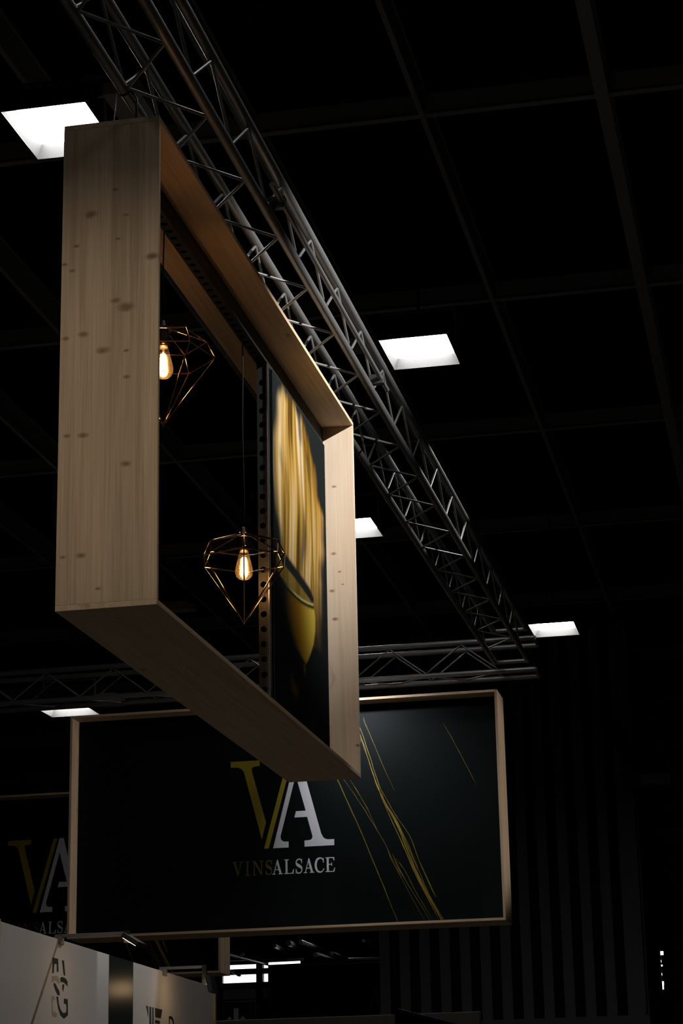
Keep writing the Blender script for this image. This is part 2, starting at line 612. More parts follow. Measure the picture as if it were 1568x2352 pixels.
def artwork(u, v):
    base = (0.016, 0.0195, 0.0195)
    n = noise.noise
    wv = u + 0.05 * n((u * 3, v * 3.5, 1.0))
    streak = 0.5 + 0.5 * n((wv * 17, v * 1.5, 0.3))
    fine = 0.5 + 0.5 * n((wv * 48, v * 2.6, 4.0))
    big = 0.5 + 0.5 * n((wv * 6, v * 2.6, 9.0))
    t = min(1, max(0, 0.5 + 0.95 * (streak - 0.5) + 0.55 * (fine - 0.5) + 0.7 * (big - 0.5)))
    gold = mixc((0.085, 0.045, 0.008), (0.46, 0.27, 0.055), sstep(0.1, 0.5, t))
    gold = mixc(gold, (0.66, 0.52, 0.30), sstep(0.42, 0.80, t))
    dk = 0.5 + 0.5 * n((wv * 11 + 7, v * 4.0, 2.0))
    gold = mixc(gold, (0.05, 0.040, 0.025), sstep(0.62, 0.80, dk) * 0.75)
    c = base
    # wood grain field
    lo = pl(WED_T, u) if u < 0.72 else 0.33
    le, re = pl(L_EDGE, v), pl(R_EDGE, v)
    le += 0.05 * n((v * 11, 3.0, 0)) - 0.02
    re += 0.045 * n((v * 13, 8.0, 0)) + 0.05 * n((u * 22, v * 5, 6.0))
    fl_ = sstep(le - 0.05, le + 0.08, u) * (1 - sstep(re - 0.09, re + 0.03, u)) * sstep(lo - 0.006, lo + 0.01, v)
    if u > 0.72:
        fl_ *= sstep(0.30, 0.60, v)
    top = 1.0 - sstep(0.955, 1.01, v + 0.08 * (streak - 0.5))
    fl_ *= top
    edge_warm = sstep(re - 0.16, re, u)
    g2 = mixc(gold, (0.34, 0.16, 0.012), 0.7 * edge_warm)
    grey = 0.5 + 0.5 * n((wv * 9 + 3, v * 7.0, 12.0))
    g2 = mixc(g2, (0.10, 0.095, 0.085), sstep(0.66, 0.85, grey) * 0.75)
    c = mixc(c, g2, fl_)
    # dark seam running down the grain
    sx = pl([(0.45, 0.725), (0.574, 0.72), (0.70, 0.699), (0.80, 0.69), (0.86, 0.64), (0.95, 0.56)], v)
    c = mixc(c, (0.04, 0.028, 0.012), 0.85 * (1 - sstep(0.0, 0.014, abs(u - sx))) * fl_)
    # grain seen through the mouth of the glass
    wb_ = pl(WED_B, u)
    rm = pl(RIM, u)
    if u < 0.72:
        m_ = 1 - sstep(wb_ - 0.008, wb_, v)
        m_ *= sstep(rm, rm + 0.008, v) * sstep(0.02, 0.10, u)
        c = mixc(c, mixc((0.10, 0.06, 0.014), (0.34, 0.22, 0.05), t), m_)
        # rim of the glass
        d1 = abs(v - rm)
        c = mixc(c, (0.48, 0.47, 0.16), (1 - sstep(0.0015, 0.0055, d1)) * sstep(0.12, 0.45, u) * 0.95)
        d2 = abs(v - rm + 0.010)
        c = mixc(c, (0.02, 0.02, 0.01), (1 - sstep(0.002, 0.006, d2)) * 0.8)
    # wine in the bowl
    br, bl = pl(BODY_R, v), pl(BODY_L, v)
    bm_ = (1 - sstep(br - 0.012, br + 0.012, u)) * sstep(bl - 0.02, bl + 0.16, u) * (1 - sstep(rm - 0.018, rm - 0.008, v)) * sstep(0.245, 0.262, v)
    x = sstep(0.25, 0.72, u)
    wine = mixc((0.05, 0.022, 0.006), (0.22, 0.10, 0.012), sstep(0.2, 0.5, u))
    wine = mixc(wine, (0.62, 0.47, 0.06), sstep(0.42, 0.72, u))
    wine = mixc(wine, (0.30, 0.19, 0.02), 0.4 * big)
    c = mixc(c, wine, bm_)
    # drips and reflections under the bowl
    for (du, dv, ru, rv, k) in ((0.525, 0.243, 0.018, 0.018, 0.5), (0.34, 0.158, 0.06, 0.018, 0.55), (0.29, 0.178, 0.03, 0.02, 0.3)):
        e = ((u - du) / ru) ** 2 + ((v - dv) / rv) ** 2
        c = mixc(c, (0.26, 0.15, 0.02), k * math.exp(-e))
    return c


def art_panel():
    NU, NV = 150, 240
    vs, fs = [], []
    X = -2.525
    base = parent_loc(frame)
    for j in range(NV + 1):
        for i in range(NU + 1):
            vs.append(Vector((X, PY0 + (PY1 - PY0) * i / NU, PZ0 + (PZ1 - PZ0) * j / NV)) - base)
    for j in range(NV):
        for i in range(NU):
            a = j * (NU + 1) + i
            fs.append([a, a + 1, a + NU + 2, a + NU + 1])
    me = bpy.data.meshes.new('print_face')
    me.from_pydata([tuple(v) for v in vs], [], fs)
    ca = me.color_attributes.new('ink', 'FLOAT_COLOR', 'POINT')
    for j in range(NV + 1):
        for i in range(NU + 1):
            c = [0.60 * q for q in artwork(i / NU, j / NV)]
            ca.data[j * (NU + 1) + i].color = (c[0], c[1], c[2], 1)
    me.materials.append(attr_print('printed_canvas', 'ink'))
    o = bpy.data.objects.new('print_face', me)
    COL.objects.link(o)
    return o


pan = MB().box(-2.584, -2.526, PY0, PY1, PZ0, PZ1).build('printed_panel', M['panel'], frame)
tag(pan, 'dark panel printed with golden wood grain and a wine glass')
pf = art_panel()
pf.parent = pan

# ------------------------------------------------------------------ copper pendants
HEXS = [(math.cos(a), math.sin(a)) for a in [math.radians(60 * k) for k in range(6)]]


def pendant(loc_ring, turn, label, z_top):
    x, y, z = loc_ring                      # centre of the widest ring
    t = thing('pendant_lamp', (x, y, z - 0.33), label, 'lamp', 'copper pendants inside the hanging frame')
    r1, r2, dz1, dz0, dza = 0.194, 0.232, 0.077, 0.135, 0.325
    ct, st = math.cos(turn), math.sin(turn)

    def P(r, k, zz):
        a = HEXS[k % 6]
        return Vector((x + r * (a[0] * ct - a[1] * st), y + r * (a[0] * st + a[1] * ct), z + zz))
    apex = Vector((x, y, z - dza))
    R = 0.0039
    for k in range(6):
        rod('wire_rod', P(0.034, k, dz0), P(r1, k, dz1), R, M['copper'], t, 8)
        rod('wire_rod', P(r1, k, dz1), P(r1, k + 1, dz1), R, M['copper'], t, 8)
        rod('wire_rod', P(r1, k, dz1), P(r2, k, 0), R, M['copper'], t, 8)
        rod('wire_rod', P(r2, k, 0), P(r2, k + 1, 0), R, M['copper'], t, 8)
        rod('wire_rod', P(r2, k, 0), apex, R, M['copper'], t, 8)
    hub = MB().lathe([(0.001, 0.004), (0.036, 0.004), (0.038, 0.0), (0.036, -0.004), (0.001, -0.004)], (x, y, z + dz0), 20).build('hub_plate', M['copper'], t, smooth=True)
    MB().lathe([(0.001, 0.040), (0.006, 0.040), (0.008, 0.030), (0.011, 0.012), (0.012, 0.0)], (x, y, z + dz0), 16).build('cord_grip', M['grey_steel'], t, smooth=True)
    sk = MB().lathe([(0.001, -0.002), (0.022, -0.002), (0.025, -0.01), (0.025, -0.060), (0.022, -0.066), (0.022, -0.070), (0.001, -0.070)], (x, y, z + dz0), 24).build('socket', M['black'], t, smooth=True)
    MB().lathe([(0.0255, -0.062), (0.030, -0.064), (0.030, -0.076), (0.0255, -0.078)], (x, y, z + dz0), 24).build('socket_ring', M['copper'], sk, smooth=True)
    zb = z + dz0 - 0.070
    prof = [(0.020, 0.0), (0.0205, -0.012), (0.023, -0.026), (0.029, -0.050), (0.036, -0.078), (0.0425, -0.105), (0.0445, -0.122),
            (0.0425, -0.138), (0.036, -0.151), (0.026, -0.160), (0.013, -0.165), (0.0005, -0.166)]
    gb = MB().lathe(prof, (x, y, zb), 28).build('bulb_glass', M['bulb_glass'], t, smooth=True)
    MB().lathe([(0.0205, 0.001), (0.0195, -0.02), (0.001, -0.02)], (x, y, zb), 20).build('bulb_cap', M['profile'], t, smooth=True)
    MB().tube((x, y, zb - 0.018), (x, y, zb - 0.055), 0.006, 10, 0.004).build('stem', M['profile'], gb, smooth=True)
    for k in range(4):
        a = math.radians(45 + 90 * k)
        MB().tube((x + 0.008 * math.cos(a), y + 0.008 * math.sin(a), zb - 0.052), (x + 0.014 * math.cos(a + .25), y + 0.014 * math.sin(a + .25), zb - 0.140), 0.005, 8).build('filament', M['filament'], gb)
    # flex with the slight sway of a hung cord
    pts = []
    for k in range(25):
        s = k / 24
        zz = z + dz0 + 0.036 + (z_top - z - dz0 - 0.036) * s
        pts.append((x + 0.004 * math.sin(9 * s) * (1 - s), y + 0.004 * math.sin(7 * s + 1) * (1 - s), zz))
    MB().path(pts, 0.0032, 8).build('cord', M['cable'], t, smooth=True)
    return t


pendant((-2.604, 8.812, 5.143), math.radians(16.4), 'copper wire pendant with lit bulb half hidden behind the near end board', FZ1 - BT)
pendant((-2.604, 10.245, 4.592), math.radians(-15.7), 'copper wire pendant with lit bulb hanging lower beside the perforated post', FZ1 - BT)

# ------------------------------------------------------------------ dark signs with the monogram
V1 = [(1.478, 1.555), (1.749, 1.555), (1.749, 1.503), (1.701, 1.5), (1.682, 1.492), (1.674, 1.475), (1.677, 1.453), (1.804, 0.987), (1.764, 0.834), (1.606, 1.438), (1.596, 1.465), (1.575, 1.486), (1.544, 1.499), (1.478, 1.503)]
V2 = [(2.012, 1.555), (2.055, 1.555), (1.827, 0.749), (1.784, 0.749)]
A1 = [(2.080, 1.555), (2.100, 1.555), (2.084, 1.40), (2.069, 1.342), (1.937, 0.852), (1.942, 0.822), (1.965, 0.804), (2.011, 0.802), (2.011, 0.749), (1.868, 0.749)]
A2 = [(2.101, 1.555), (2.129, 1.555), (2.185, 1.341), (2.311, 0.863), (2.33, 0.825), (2.345, 0.812), (2.372, 0.804), (2.430, 0.804), (2.430, 0.749), (2.158, 0.749), (2.158, 0.803), (2.207, 0.806), (2.225, 0.815), (2.233, 0.837), (2.185, 1.016), (2.068, 1.016), (2.083, 1.072), (2.173, 1.072), (2.100, 1.342), (2.085, 1.40)]


def arc_stroke(pts, ws):
    """ribbon through pts with half widths ws -> polygon"""
    L_, R_ = [], []
    for i, p in enumerate(pts):
        a, b = pts[max(i - 1, 0)], pts[min(i + 1, len(pts) - 1)]
        dx, dy = b[0] - a[0], b[1] - a[1]
        l = math.hypot(dx, dy) or 1
        nx, ny = -dy / l, dx / l
        L_.append((p[0] + nx * ws[i], p[1] + ny * ws[i]))
        R_.append((p[0] - nx * ws[i], p[1] - ny * ws[i]))
    return L_ + R_[::-1]


def curve_pts(ctrl, n=8):
    out = []
    for i in range(len(ctrl) - 1):
        p0, p1, p2, p3 = ctrl[max(i - 1, 0)], ctrl[i], ctrl[i + 1], ctrl[min(i + 2, len(ctrl) - 1)]
        for k in range(n):
            t = k / n
            out.append(tuple(0.5 * (2 * p1[j] + (p2[j] - p0[j]) * t + (2 * p0[j] - 5 * p1[j] + 4 * p2[j] - p3[j]) * t * t + (3 * p1[j] - p0[j] - 3 * p2[j] + p3[j]) * t ** 3) for j in range(2)))
    out.append(ctrl[-1])
    return out


def rect(x0, y0, x1, y1):
    return [(x0, y0), (x1, y0), (x1, y1), (x0, y1)]


def glyph(ch):
    """serif capitals in a unit box"""
    s, e = 0.055, 0.0
    if ch == 'V':
        return [[(0.10, 1), (0.30, 1), (0.60, 0.16), (0.54, 0.0), (0.48, 0.0)], [(0.80, 1), (0.88, 1), (0.55, 0.0), (0.50, 0.05)], rect(0.0, 1 - s, 0.42, 1), rect(0.66, 1 - s, 1.0, 1)]
    if ch == 'I':
        return [rect(0.33, 0, 0.67, 1), rect(0.0, 0, 1, s), rect(0.0, 1 - s, 1, 1)]
    if ch == 'N':
        return [rect(0.13, 0, 0.20, 1), rect(0.80, 0, 0.87, 1), [(0.08, 1), (0.27, 1), (0.87, 0.10), (0.87, 0.0), (0.80, 0.0)], rect(0, 0, 0.34, s), rect(0.66, 1 - s, 1, 1), rect(0, 1 - s, 0.2, 1)]
    if ch == 'A':
        return [[(0.46, 1), (0.54, 1), (0.90, 0.0), (0.70, 0.0), (0.42, 0.80)], [(0.42, 0.86), (0.47, 0.86), (0.19, 0.0), (0.11, 0.0)], rect(0.24, 0.30, 0.74, 0.30 + s), rect(0, 0, 0.32, s), rect(0.58, 0, 1, s)]
    if ch == 'L':
        return [rect(0.13, 0, 0.33, 1), rect(0, 1 - s, 0.48, 1), rect(0, 0, 0.95, s), [(0.95, 0), (1.0, 0.30), (0.93, 0.30), (0.80, 0.04), (0.80, 0.0)]]
    if ch == 'E':
        return [rect(0.13, 0, 0.34, 1), rect(0, 0, 0.92, s), rect(0, 1 - s, 0.90, 1), rect(0.3, 0.49, 0.66, 0.49 + s), rect(0.62, 0.40, 0.68, 0.64), [(0.92, 0), (1.0, 0.28), (0.93, 0.28), (0.78, 0.03), (0.78, 0)], [(0.90, 1), (0.95, 0.76), (0.88, 0.76), (0.76, 0.97), (0.76, 1)]]
    if ch == 'C':
        c = curve_pts([(0.92, 0.72), (0.80, 0.92), (0.56, 0.98), (0.26, 0.86), (0.12, 0.50), (0.26, 0.14), (0.56, 0.02), (0.80, 0.08), (0.96, 0.26)], 5)
        n = len(c)
        w = [0.035 + 0.075 * math.exp(-((i / (n - 1) - 0.5) / 0.2) ** 2) for i in range(n)]
        return [arc_stroke(c, w), rect(0.87, 0.66, 0.94, 0.98)]
    if ch == 'S':
        c = curve_pts([(0.86, 0.74), (0.74, 0.93), (0.46, 0.97), (0.18, 0.86), (0.17, 0.66), (0.46, 0.53), (0.80, 0.40), (0.86, 0.18), (0.62, 0.03), (0.30, 0.04), (0.10, 0.26)], 5)
        n = len(c)
        w = [0.04 + 0.075 * math.exp(-((i / (n - 1) - 0.5) / 0.16) ** 2) for i in range(n)]
        return [arc_stroke(c, w), rect(0.82, 0.68, 0.90, 0.99), rect(0.08, 0.0, 0.16, 0.32)]
    return []


WORD = [('V', 1.488, 1.588), ('I', 1.608, 1.650), ('N', 1.674, 1.776), ('S', 1.793, 1.862), ('A', 1.857, 1.955), ('L', 1.969, 2.057),
        ('S', 2.069, 2.139), ('A', 2.146, 2.244), ('C', 2.246, 2.336), ('E', 2.347, 2.434)]
STREAKS = [([(2.43, 1.44), (2.472, 1.339), (2.70, 0.80), (2.996, 0.03)], 0.0045), ([(2.51, 1.36), (2.62, 1.20), (2.877, 0.769), (2.97, 0.552), (3.235, 0.03)], 0.0035),
           ([(2.62, 1.90), (2.693, 1.725), (2.841, 1.24), (2.981, 0.958), (3.182, 0.446), (3.39, 0.03)], 0.009),
           ([(2.65, 1.86), (2.71, 1.66), (2.86, 1.20), (3.00, 0.93), (3.18, 0.50)], 0.006), ([(2.72, 1.90), (2.76, 1.78), (2.894, 1.434), (2.988, 1.212)], 0.003),
           ([(2.87, 1.22), (3.00, 0.98), (3.116, 0.80), (3.20, 0.56), (3.296, 0.326), (3.332, 0.248)], 0.0055), ([(2.953, 0.649), (3.064, 0.413), (3.288, 0.03)], 0.004),
           ([(3.45, 1.80), (3.535, 1.634), (3.736, 1.21)], 0.002), ([(2.83, 1.33), (2.885, 1.12), (3.02, 0.80), (3.127, 0.545), (3.35, 0.06)], 0.006),
           ([(2.592, 1.325), (2.72, 1.10), (2.839, 0.829)], 0.003), ([(2.99, 0.60), (3.06, 0.50), (3.16, 0.30), (3.30, 0.05)], 0.003),
           ([(2.94, 1.06), (3.05, 0.84), (3.14, 0.62), (3.24, 0.36)], 0.0045), ([(3.10, 0.70), (3.20, 0.46), (3.30, 0.22), (3.41, 0.03)], 0.003)]


def flat(polys, name, mat, parent, x0, y, z0, t=0.0015):
    mb = MB()
    for p in polys:
        mb.prism([(x0 + a, z0 + b) for a, b in p], 'y', y - t, y)
    return mb.build(name, mat, parent)


def sign(x0, y0, label, group, z0=3.759, w=3.972, h=2.035, depth=0.41, detail=True):
    """wooden tray with a recessed dark print, facing the viewer (-Y)"""
    t = thing('wooden_sign', (x0 + w / 2, y0 + depth / 2, z0), label, 'sign', group)
    bt = BT
    MB().box(x0, x0 + w, y0, y0 + depth, z0, z0 + bt).build('bottom_board', M['wood_x'], t, bevel=0.0015)
    MB().box(x0, x0 + w, y0, y0 + depth, z0 + h - bt, z0 + h).build('top_board', M['wood_x'], t, bevel=0.0015)
    for xx in (x0, x0 + w - bt):
        MB().box(xx, xx + bt, y0, y0 + depth, z0 + bt, z0 + h - bt).build('side_board', M['wood_z'], t, bevel=0.0015)
    yp = y0 + 0.19
    p = MB().box(x0 + bt + .001, x0 + w - bt - .001, yp, yp + 0.03, z0 + bt + .001, z0 + h - bt - .001).build('printed_panel', M['panel'], t)
    lx, lz = x0, z0
    flat([V1], 'monogram_stroke', M['ink_gold'], p, lx, yp - 0.0002, lz)
    flat([V2], 'monogram_stroke', M['ink_gold'], p, lx, yp - 0.0002, lz)
    flat([A1], 'monogram_stroke', M['ink_white'], p, lx, yp - 0.0002, lz)
    flat([A2], 'monogram_stroke', M['ink_white'], p, lx, yp - 0.0002, lz)
    for i, (ch, a, b) in enumerate(WORD):
        polys = [[(a + q[0] * (b - a), 0.513 + q[1] * 0.130) for q in g] for g in glyph(ch)]
        # overlapping strokes of one letter sit on tiny separate heights
        mb = MB()
        for k, g in enumerate(polys):
            mb.prism([(lx + u, lz + v) for u, v in g], 'y', yp - 0.0012 - 0.00012 * k, yp - 0.0002)
        mb.build('letter', M['ink_dim_gold'] if i < 4 else M['ink_white'], p)
    if detail:
        rs = random.Random(3)
        strands = []
        for (pts, wd) in STREAKS:
            full = curve_pts(pts, 8)
            strands.append((full, wd * 0.45))
            for _ in range(int(2 + wd * 500)):
                m = len(full)
                a_ = rs.randrange(0, max(1, m - 6))
                b_ = min(m, a_ + rs.randrange(5, max(6, m // 2)))
                off = rs.gauss(0, wd * 1.1)
                strands.append(([(q[0] + off, q[1]) for q in full[a_:b_]], wd * rs.uniform(0.15, 0.42)))
        for k, (c, wd) in enumerate(strands):
            n = len(c)
            c = [(q[0] + 0.006 * noise.noise((q[1] * 9, k, 0)), q[1]) for q in c]
            ws = [wd * (0.25 + 0.75 * math.sin(math.pi * min(1, max(0.02, i / (n - 1)))) ** 0.6) * (0.75 + 0.5 * noise.noise((i * 0.9, k * 3.1, 5))) for i in range(n)]
            flat([arc_stroke(c, ws)], 'gold_streak', M['ink_streak'], p, lx, yp - 0.0002 - 0.00004 * k, lz, 0.0006)
    return t


sign(-6.503, 19.04, 'dark green VINSALSACE sign in a pale wood frame, the large central one', 'hanging monogram signs')
sign(-10.12, 23.05, 'shadowed VINSALSACE sign partly behind the big sign and white partition', 'hanging monogram signs', z0=3.79)
sign(-10.50, 43.1, 'distant dark sign with a faint white A beside the striped cladding', 'hanging monogram signs', detail=False)


# ------------------------------------------------------------------ aluminium trusses
def truss(name, axis, a0, a1, c0, z0, label, s=0.290, cs=0.298, pitch=0.66, phase=0.0, R=0.0245, r=0.0075):
    """four-chord box truss; axis 'y' or 'x'; c0 = first chord's cross position"""
    def P(a, c, z):
        return Vector((c, a, z)) if axis == 'y' else Vector((a, c, z))
    t = thing(name, P((a0 + a1) / 2, c0 + cs / 2, z0), label, 'truss', 'aluminium box trusses')
    for c in (c0, c0 + cs):
        for z in (z0, z0 + s):
            rod('chord', P(a0, c, z), P(a1, c, z), R, M['alu'], t, 16)
    k = math.ceil((a0 - phase) / pitch)
    while phase + (k + 1) * pitch < a1:
        y = phase + k * pitch
        h = pitch / 2
        e = 0.02
        # bottom lattice
        rod('brace', P(y, c0 + e, z0), P(y + h, c0 + cs - e, z0), r, M['alu'], t, 8)
        rod('brace', P(y + h, c0 + cs - e, z0), P(y + pitch, c0 + e, z0), r, M['alu'], t, 8)
        # the two sides
        for c in (c0, c0 + cs):
            rod('brace', P(y, c, z0 + e), P(y + h, c, z0 + s - e), r, M['alu'], t, 8)
            rod('brace', P(y + h, c, z0 + s - e), P(y + pitch, c, z0 + e), r, M['alu'], t, 8)
        k += 1
    for a in (a0, a1):
        mb = MB()
        rod('end_brace', P(a, c0, z0), P(a, c0 + cs, z0), R * 0.8, M['alu'], t, 10)
        rod('end_brace', P(a, c0, z0 + s), P(a, c0 + cs, z0 + s), R * 0.8, M['alu'], t, 10)
    return t


truss('box_truss', 'y', 5.6, 19.15, -2.552, 6.06, 'silver box truss above the hanging frame, running into the hall', phase=7.36)
truss('box_truss', 'x', -13.0, -2.2, 19.27, 6.005, 'silver box truss across the hall above the large sign', phase=0.1)

# steel wire slings from truss to frame, black safety ties
for i, (y, lb) in enumerate(((8.03, 'thin steel sling at the near end of the hanging frame'), (11.2, 'thin steel sling at the far end of the hanging frame'))):
    t = thing('wire_sling', (-2.552, y, FZ1), lb, 'sling', 'slings on the hanging frame')
    pts = [(-2.552 + 0.0285 * math.cos(a), y, 6.06 + 0.0285 * math.sin(a)) for a in [math.radians(d) for d in range(0, 361, 20)]]
    MB().path(pts, 0.004, 6).build('loop', M['black'], t, smooth=True)
    rod('wire', (-2.58, y, 6.06), (-2.600, y, FZ1), 0.0035, M['profile'], t, 6)
    pts = [(-2.526, y + 0.01, 6.06), (-2.50, y + 0.02, 6.02), (-2.50, y + 0.01, 5.93), (-2.515, y, FZ1)]
    MB().path(pts, 0.005, 6).build('safety_tie', M['black'], t, smooth=True)
sl = thing('wire_sling', (-4.5, 19.42, 5.794), 'thin steel sling holding the large sign to the cross truss', 'sling', 'slings on the signs')
rod('wire', (-4.5, 19.27, 6.03), (-4.5, 19.27, 5.794), 0.003, M['profile'], sl, 6)
MB().path([(-4.5, 19.27 + 0.028 * math.cos(math.radians(d)), 6.005 + 0.028 * math.sin(math.radians(d))) for d in range(0, 361, 20)], 0.004, 6).build('loop', M['black'], sl)

pp = thing('rigging_pipe', (-2.19, 9.2, 6.10), 'slim grey rigging pipe clamped beside the main truss', 'pipe')
rod('pipe', (-2.19, 9.2, 6.12), (-2.19, 12.1, 6.12), 0.014, M['alu'], pp, 12)
for y in (9.4, 11.9):
    MB().box(-2.26, -2.17, y - 0.02, y + 0.02, 6.085, 6.145).build('clamp', M['black_steel'], pp, bevel=0.004)


# ------------------------------------------------------------------ ceiling floodlights
def floodlight(cx, cy, label, z=8.2, w=0.56, d=0.70, gear=1):
    t = thing('floodlight', (cx, cy, z), label, 'floodlight', 'floodlights under the hall ceiling')
    x0, x1, y0, y1 = cx - w / 2, cx + w / 2, cy - d / 2, cy + d / 2
    h, ins = 0.085, 0.048
    rim = 0.018
    # housing shell
    mb = MB().box(x0 - rim, x1 + rim, y0 - rim, y1 + rim, z + h + 0.012, z + h + 0.05)
    for (a, b, c, e) in ((x0 - rim, x0, y0 - rim, y1 + rim), (x1, x1 + rim, y0 - rim, y1 + rim), (x0, x1, y0 - rim, y0), (x0, x1, y1, y1 + rim)):
        mb.box(a, b, c, e, z, z + h + 0.012)
    mb.build('housing', M['black_steel'], t)
    for k in range(7):
        xx = x0 + 0.05 + k * (w - 0.1) / 6
        MB().box(xx - 0.006, xx + 0.006, y0, y1, z + h + 0.05, z + h + 0.09).build('cooling_fin', M['black_steel'], t)
    # reflector walls
    o = [(x0, y0), (x1, y0), (x1, y1), (x0, y1)]
    i_ = [(x0 + ins, y0 + ins), (x1 - ins, y0 + ins), (x1 - ins, y1 - ins), (x0 + ins, y1 - ins)]
    mb = MB()
    for k in range(4):
        k2 = (k + 1) % 4
        mb.face([(*o[k], z + 0.004), (*o[k2], z + 0.004), (*i_[k2], z + h), (*i_[k], z + h)])
    mb.build('reflector', M['reflector'], t)
    MB().box(i_[0][0], i_[1][0], i_[0][1], i_[2][1], z + h - 0.001, z + h + 0.011).build('emitter', M['flood'], t)
    # yoke, hanger and gear box
    MB().box(x0 - rim - 0.012, x0 - rim, cy - 0.02, cy + 0.02, z + 0.03, z + 0.36).box(x1 + rim, x1 + rim + 0.012, cy - 0.02, cy + 0.02, z + 0.03, z + 0.36).box(x0 - rim - 0.012, x1 + rim + 0.012, cy - 0.02, cy + 0.02, z + 0.36, z + 0.372).build('yoke', M['grey_steel'], t)
    rod('hanger', (cx, cy, z + 0.372), (cx, cy, 10.9), 0.012, M['black_steel'], t, 8)
    gx = x1 + 0.10 if gear > 0 else x0 - 0.34
    MB().box(gx, gx + 0.24, y0 + 0.05, y0 + 0.42, z + 0.06, z + 0.15).build('gear_box', M['grey_steel'], t, bevel=0.006)
    MB().box(min(gx + 0.1, cx), max(gx + 0.14, cx), y0 + 0.22, y0 + 0.25, z + 0.15, z + 0.165).build('bracket', M['grey_steel'], t)
    return t


floodlight(-4.345, 12.33, 'brightest floodlight, partly behind the near top corner of the frame')
floodlight(-2.765, 16.85, 'floodlight alone under the open ceiling right of the frame', gear=-1)
floodlight(-4.365, 21.73, 'floodlight cut off by the right edge of the wooden frame', gear=-1)
floodlight(-2.80, 26.74, 'small far floodlight in front of the striped cladding', gear=-1)
floodlight(-8.20, 23.95, 'floodlight above the left top corner of the large sign', z=6.93, w=0.58, d=0.50)
floodlight(-9.0, 46.0, 'added far floodlight hidden behind the large sign, nearer of two', gear=-1)  # this and the next are added out of sight to light the far end
floodlight(-11.5, 53.0, 'added far floodlight hidden behind the large sign, close to the windows', gear=-1)
# unseen floodlights added for more light; the first continues the left row
floodlight(-4.345, 2.6, 'ceiling floodlight over the viewer, left row', gear=-1)
floodlight(-1.0, 9.6, 'added ceiling floodlight over the main truss, above the picture', z=8.4, gear=-1)  # added outside the rows to brighten the truss chords
floodlight(0.4, 1.2, 'added ceiling floodlight over the viewer, in the middle', gear=-1)
floodlight(3.2, 6.2, 'added ceiling floodlight right of the viewer, outside the picture', gear=-1)



# ------------------------------------------------------------------ unseen spotlights, added to throw the directed light
def spotlight(pos, aim, watts, angle, blend, col, label, hang_to):
    pos, aim = Vector(pos), Vector(aim)
    t = thing('added_spotlight', pos, label, 'spotlight', 'added unseen spotlights')
    d = (aim - pos).normalized()
    MB().tube(pos - d * 0.30, pos - d * 0.05, 0.085, 20).build('body', M['black_steel'], t)
    hood = MB()
    a = d.orthogonal().normalized()
    c = d.cross(a)
    n = 20
    for k in range(n):                                        # open hood in front of the lens
        k2 = (k + 1) % n
        p = [a * math.cos(2 * math.pi * j / n) + c * math.sin(2 * math.pi * j / n) for j in (k, k2)]
        hood.face([pos - d * 0.05 + p[0] * 0.09, pos - d * 0.05 + p[1] * 0.09, pos + d * 0.04 + p[1] * 0.10, pos + d * 0.04 + p[0] * 0.10])
    hood.build('hood', M['black_steel'], t)
    rod('hanger', pos - d * 0.16, Vector(hang_to), 0.012, M['black_steel'], t, 8)
    ld = bpy.data.lights.new('spot_beam', 'SPOT')
    ld.energy = watts
    ld.color = col
    ld.spot_size = math.radians(angle)
    ld.spot_blend = blend
    ld.shadow_soft_size = 0.05
    lo = bpy.data.objects.new('spot_beam', ld)
    COL.objects.link(lo)
    lo.parent = t
    lo.location = d * 0.06
    lo.rotation_mode = 'QUATERNION'
    lo.rotation_quaternion = d.to_track_quat('-Z', 'Y')
    return t


spotlight((2.6, 8.8, 8.2), (-2.45, 11.3, 6.2), 4600, 33, 1.0, (1.0, 0.965, 0.92), 'added spotlight right of the viewer aimed at the printed panel', (2.6, 8.8, 10.9))
spotlight((-1.6, -2.5, 6.6), (-2.62, 7.9, 4.50), 860, 13, 1.0, (1.0, 0.88, 0.72), 'added spotlight behind the viewer aimed at the near end board', (-1.6, -2.5, 10.9))
spotlight((-4.05, 18.30, 6.10), (-3.55, 19.23, 5.0), 95, 92, 1.0, (0.90, 0.93, 1.0), 'added spotlight on the cross truss washing the large sign', (-4.05, 19.235, 6.03))
spotlight((-0.2, 16.8, 8.2), (-4.26, 12.1, 2.75), 520, 30, 0.1, (1.0, 0.97, 0.93), 'added spotlight beyond the right picture edge aimed at the white partition', (-0.2, 16.8, 10.9))
spotlight((4.0, 18.2, 5.3), (-6.0, 19.3, 4.7), 560, 20, 0.6, (1.0, 0.95, 0.88), 'added spotlight far right of the hall grazing the large sign', (4.0, 18.2, 10.9))

# ------------------------------------------------------------------ partition with the exhibitors' marks
WX, WT = -4.262, 3.0


def partition(y0, y1, mat, label):
    t = thing('partition_panel', (WX - 0.03, (y0 + y1) / 2, 0), label, 'partition', None)
    b = MB().box(WX - 0.06, WX, y0, y1, 0, WT).build('board', mat, t, bevel=0.001)
    return t, b


p1, b1 = partition(11.36, 13.296, M['white_wall'], 'white partition panel with a dark stacked S and G monogram')
p2, b2 = partition(13.299, 13.805, M['green_wall'], 'narrow dark green partition panel between two white ones')
p3, b3 = partition(13.808, 15.80, M['white_wall'], 'white partition panel with a striped wedge mark and a D')
p4, b4 = partition(9.0, 11.357, M['white_wall'], 'white partition panel at the left picture edge')
MB().box(WX - 0.06, WX + 0.004, 15.80, 15.84, 0, WT).build('end_strip', M['amber_edge'], p3)
MB().box(WX - 0.062, WX + 0.002, 11.325, 11.375, 0, WT + 0.012).build('joint_cap', M['wood_z'], p1)


def wall_mark(polys, mat, parent, name='mark_stroke', t=0.0012):
    mb = MB()
    for p in polys:
        mb.prism(p, 'x', WX + 0.0002, WX + t)
    return mb.build(name, mat, parent)


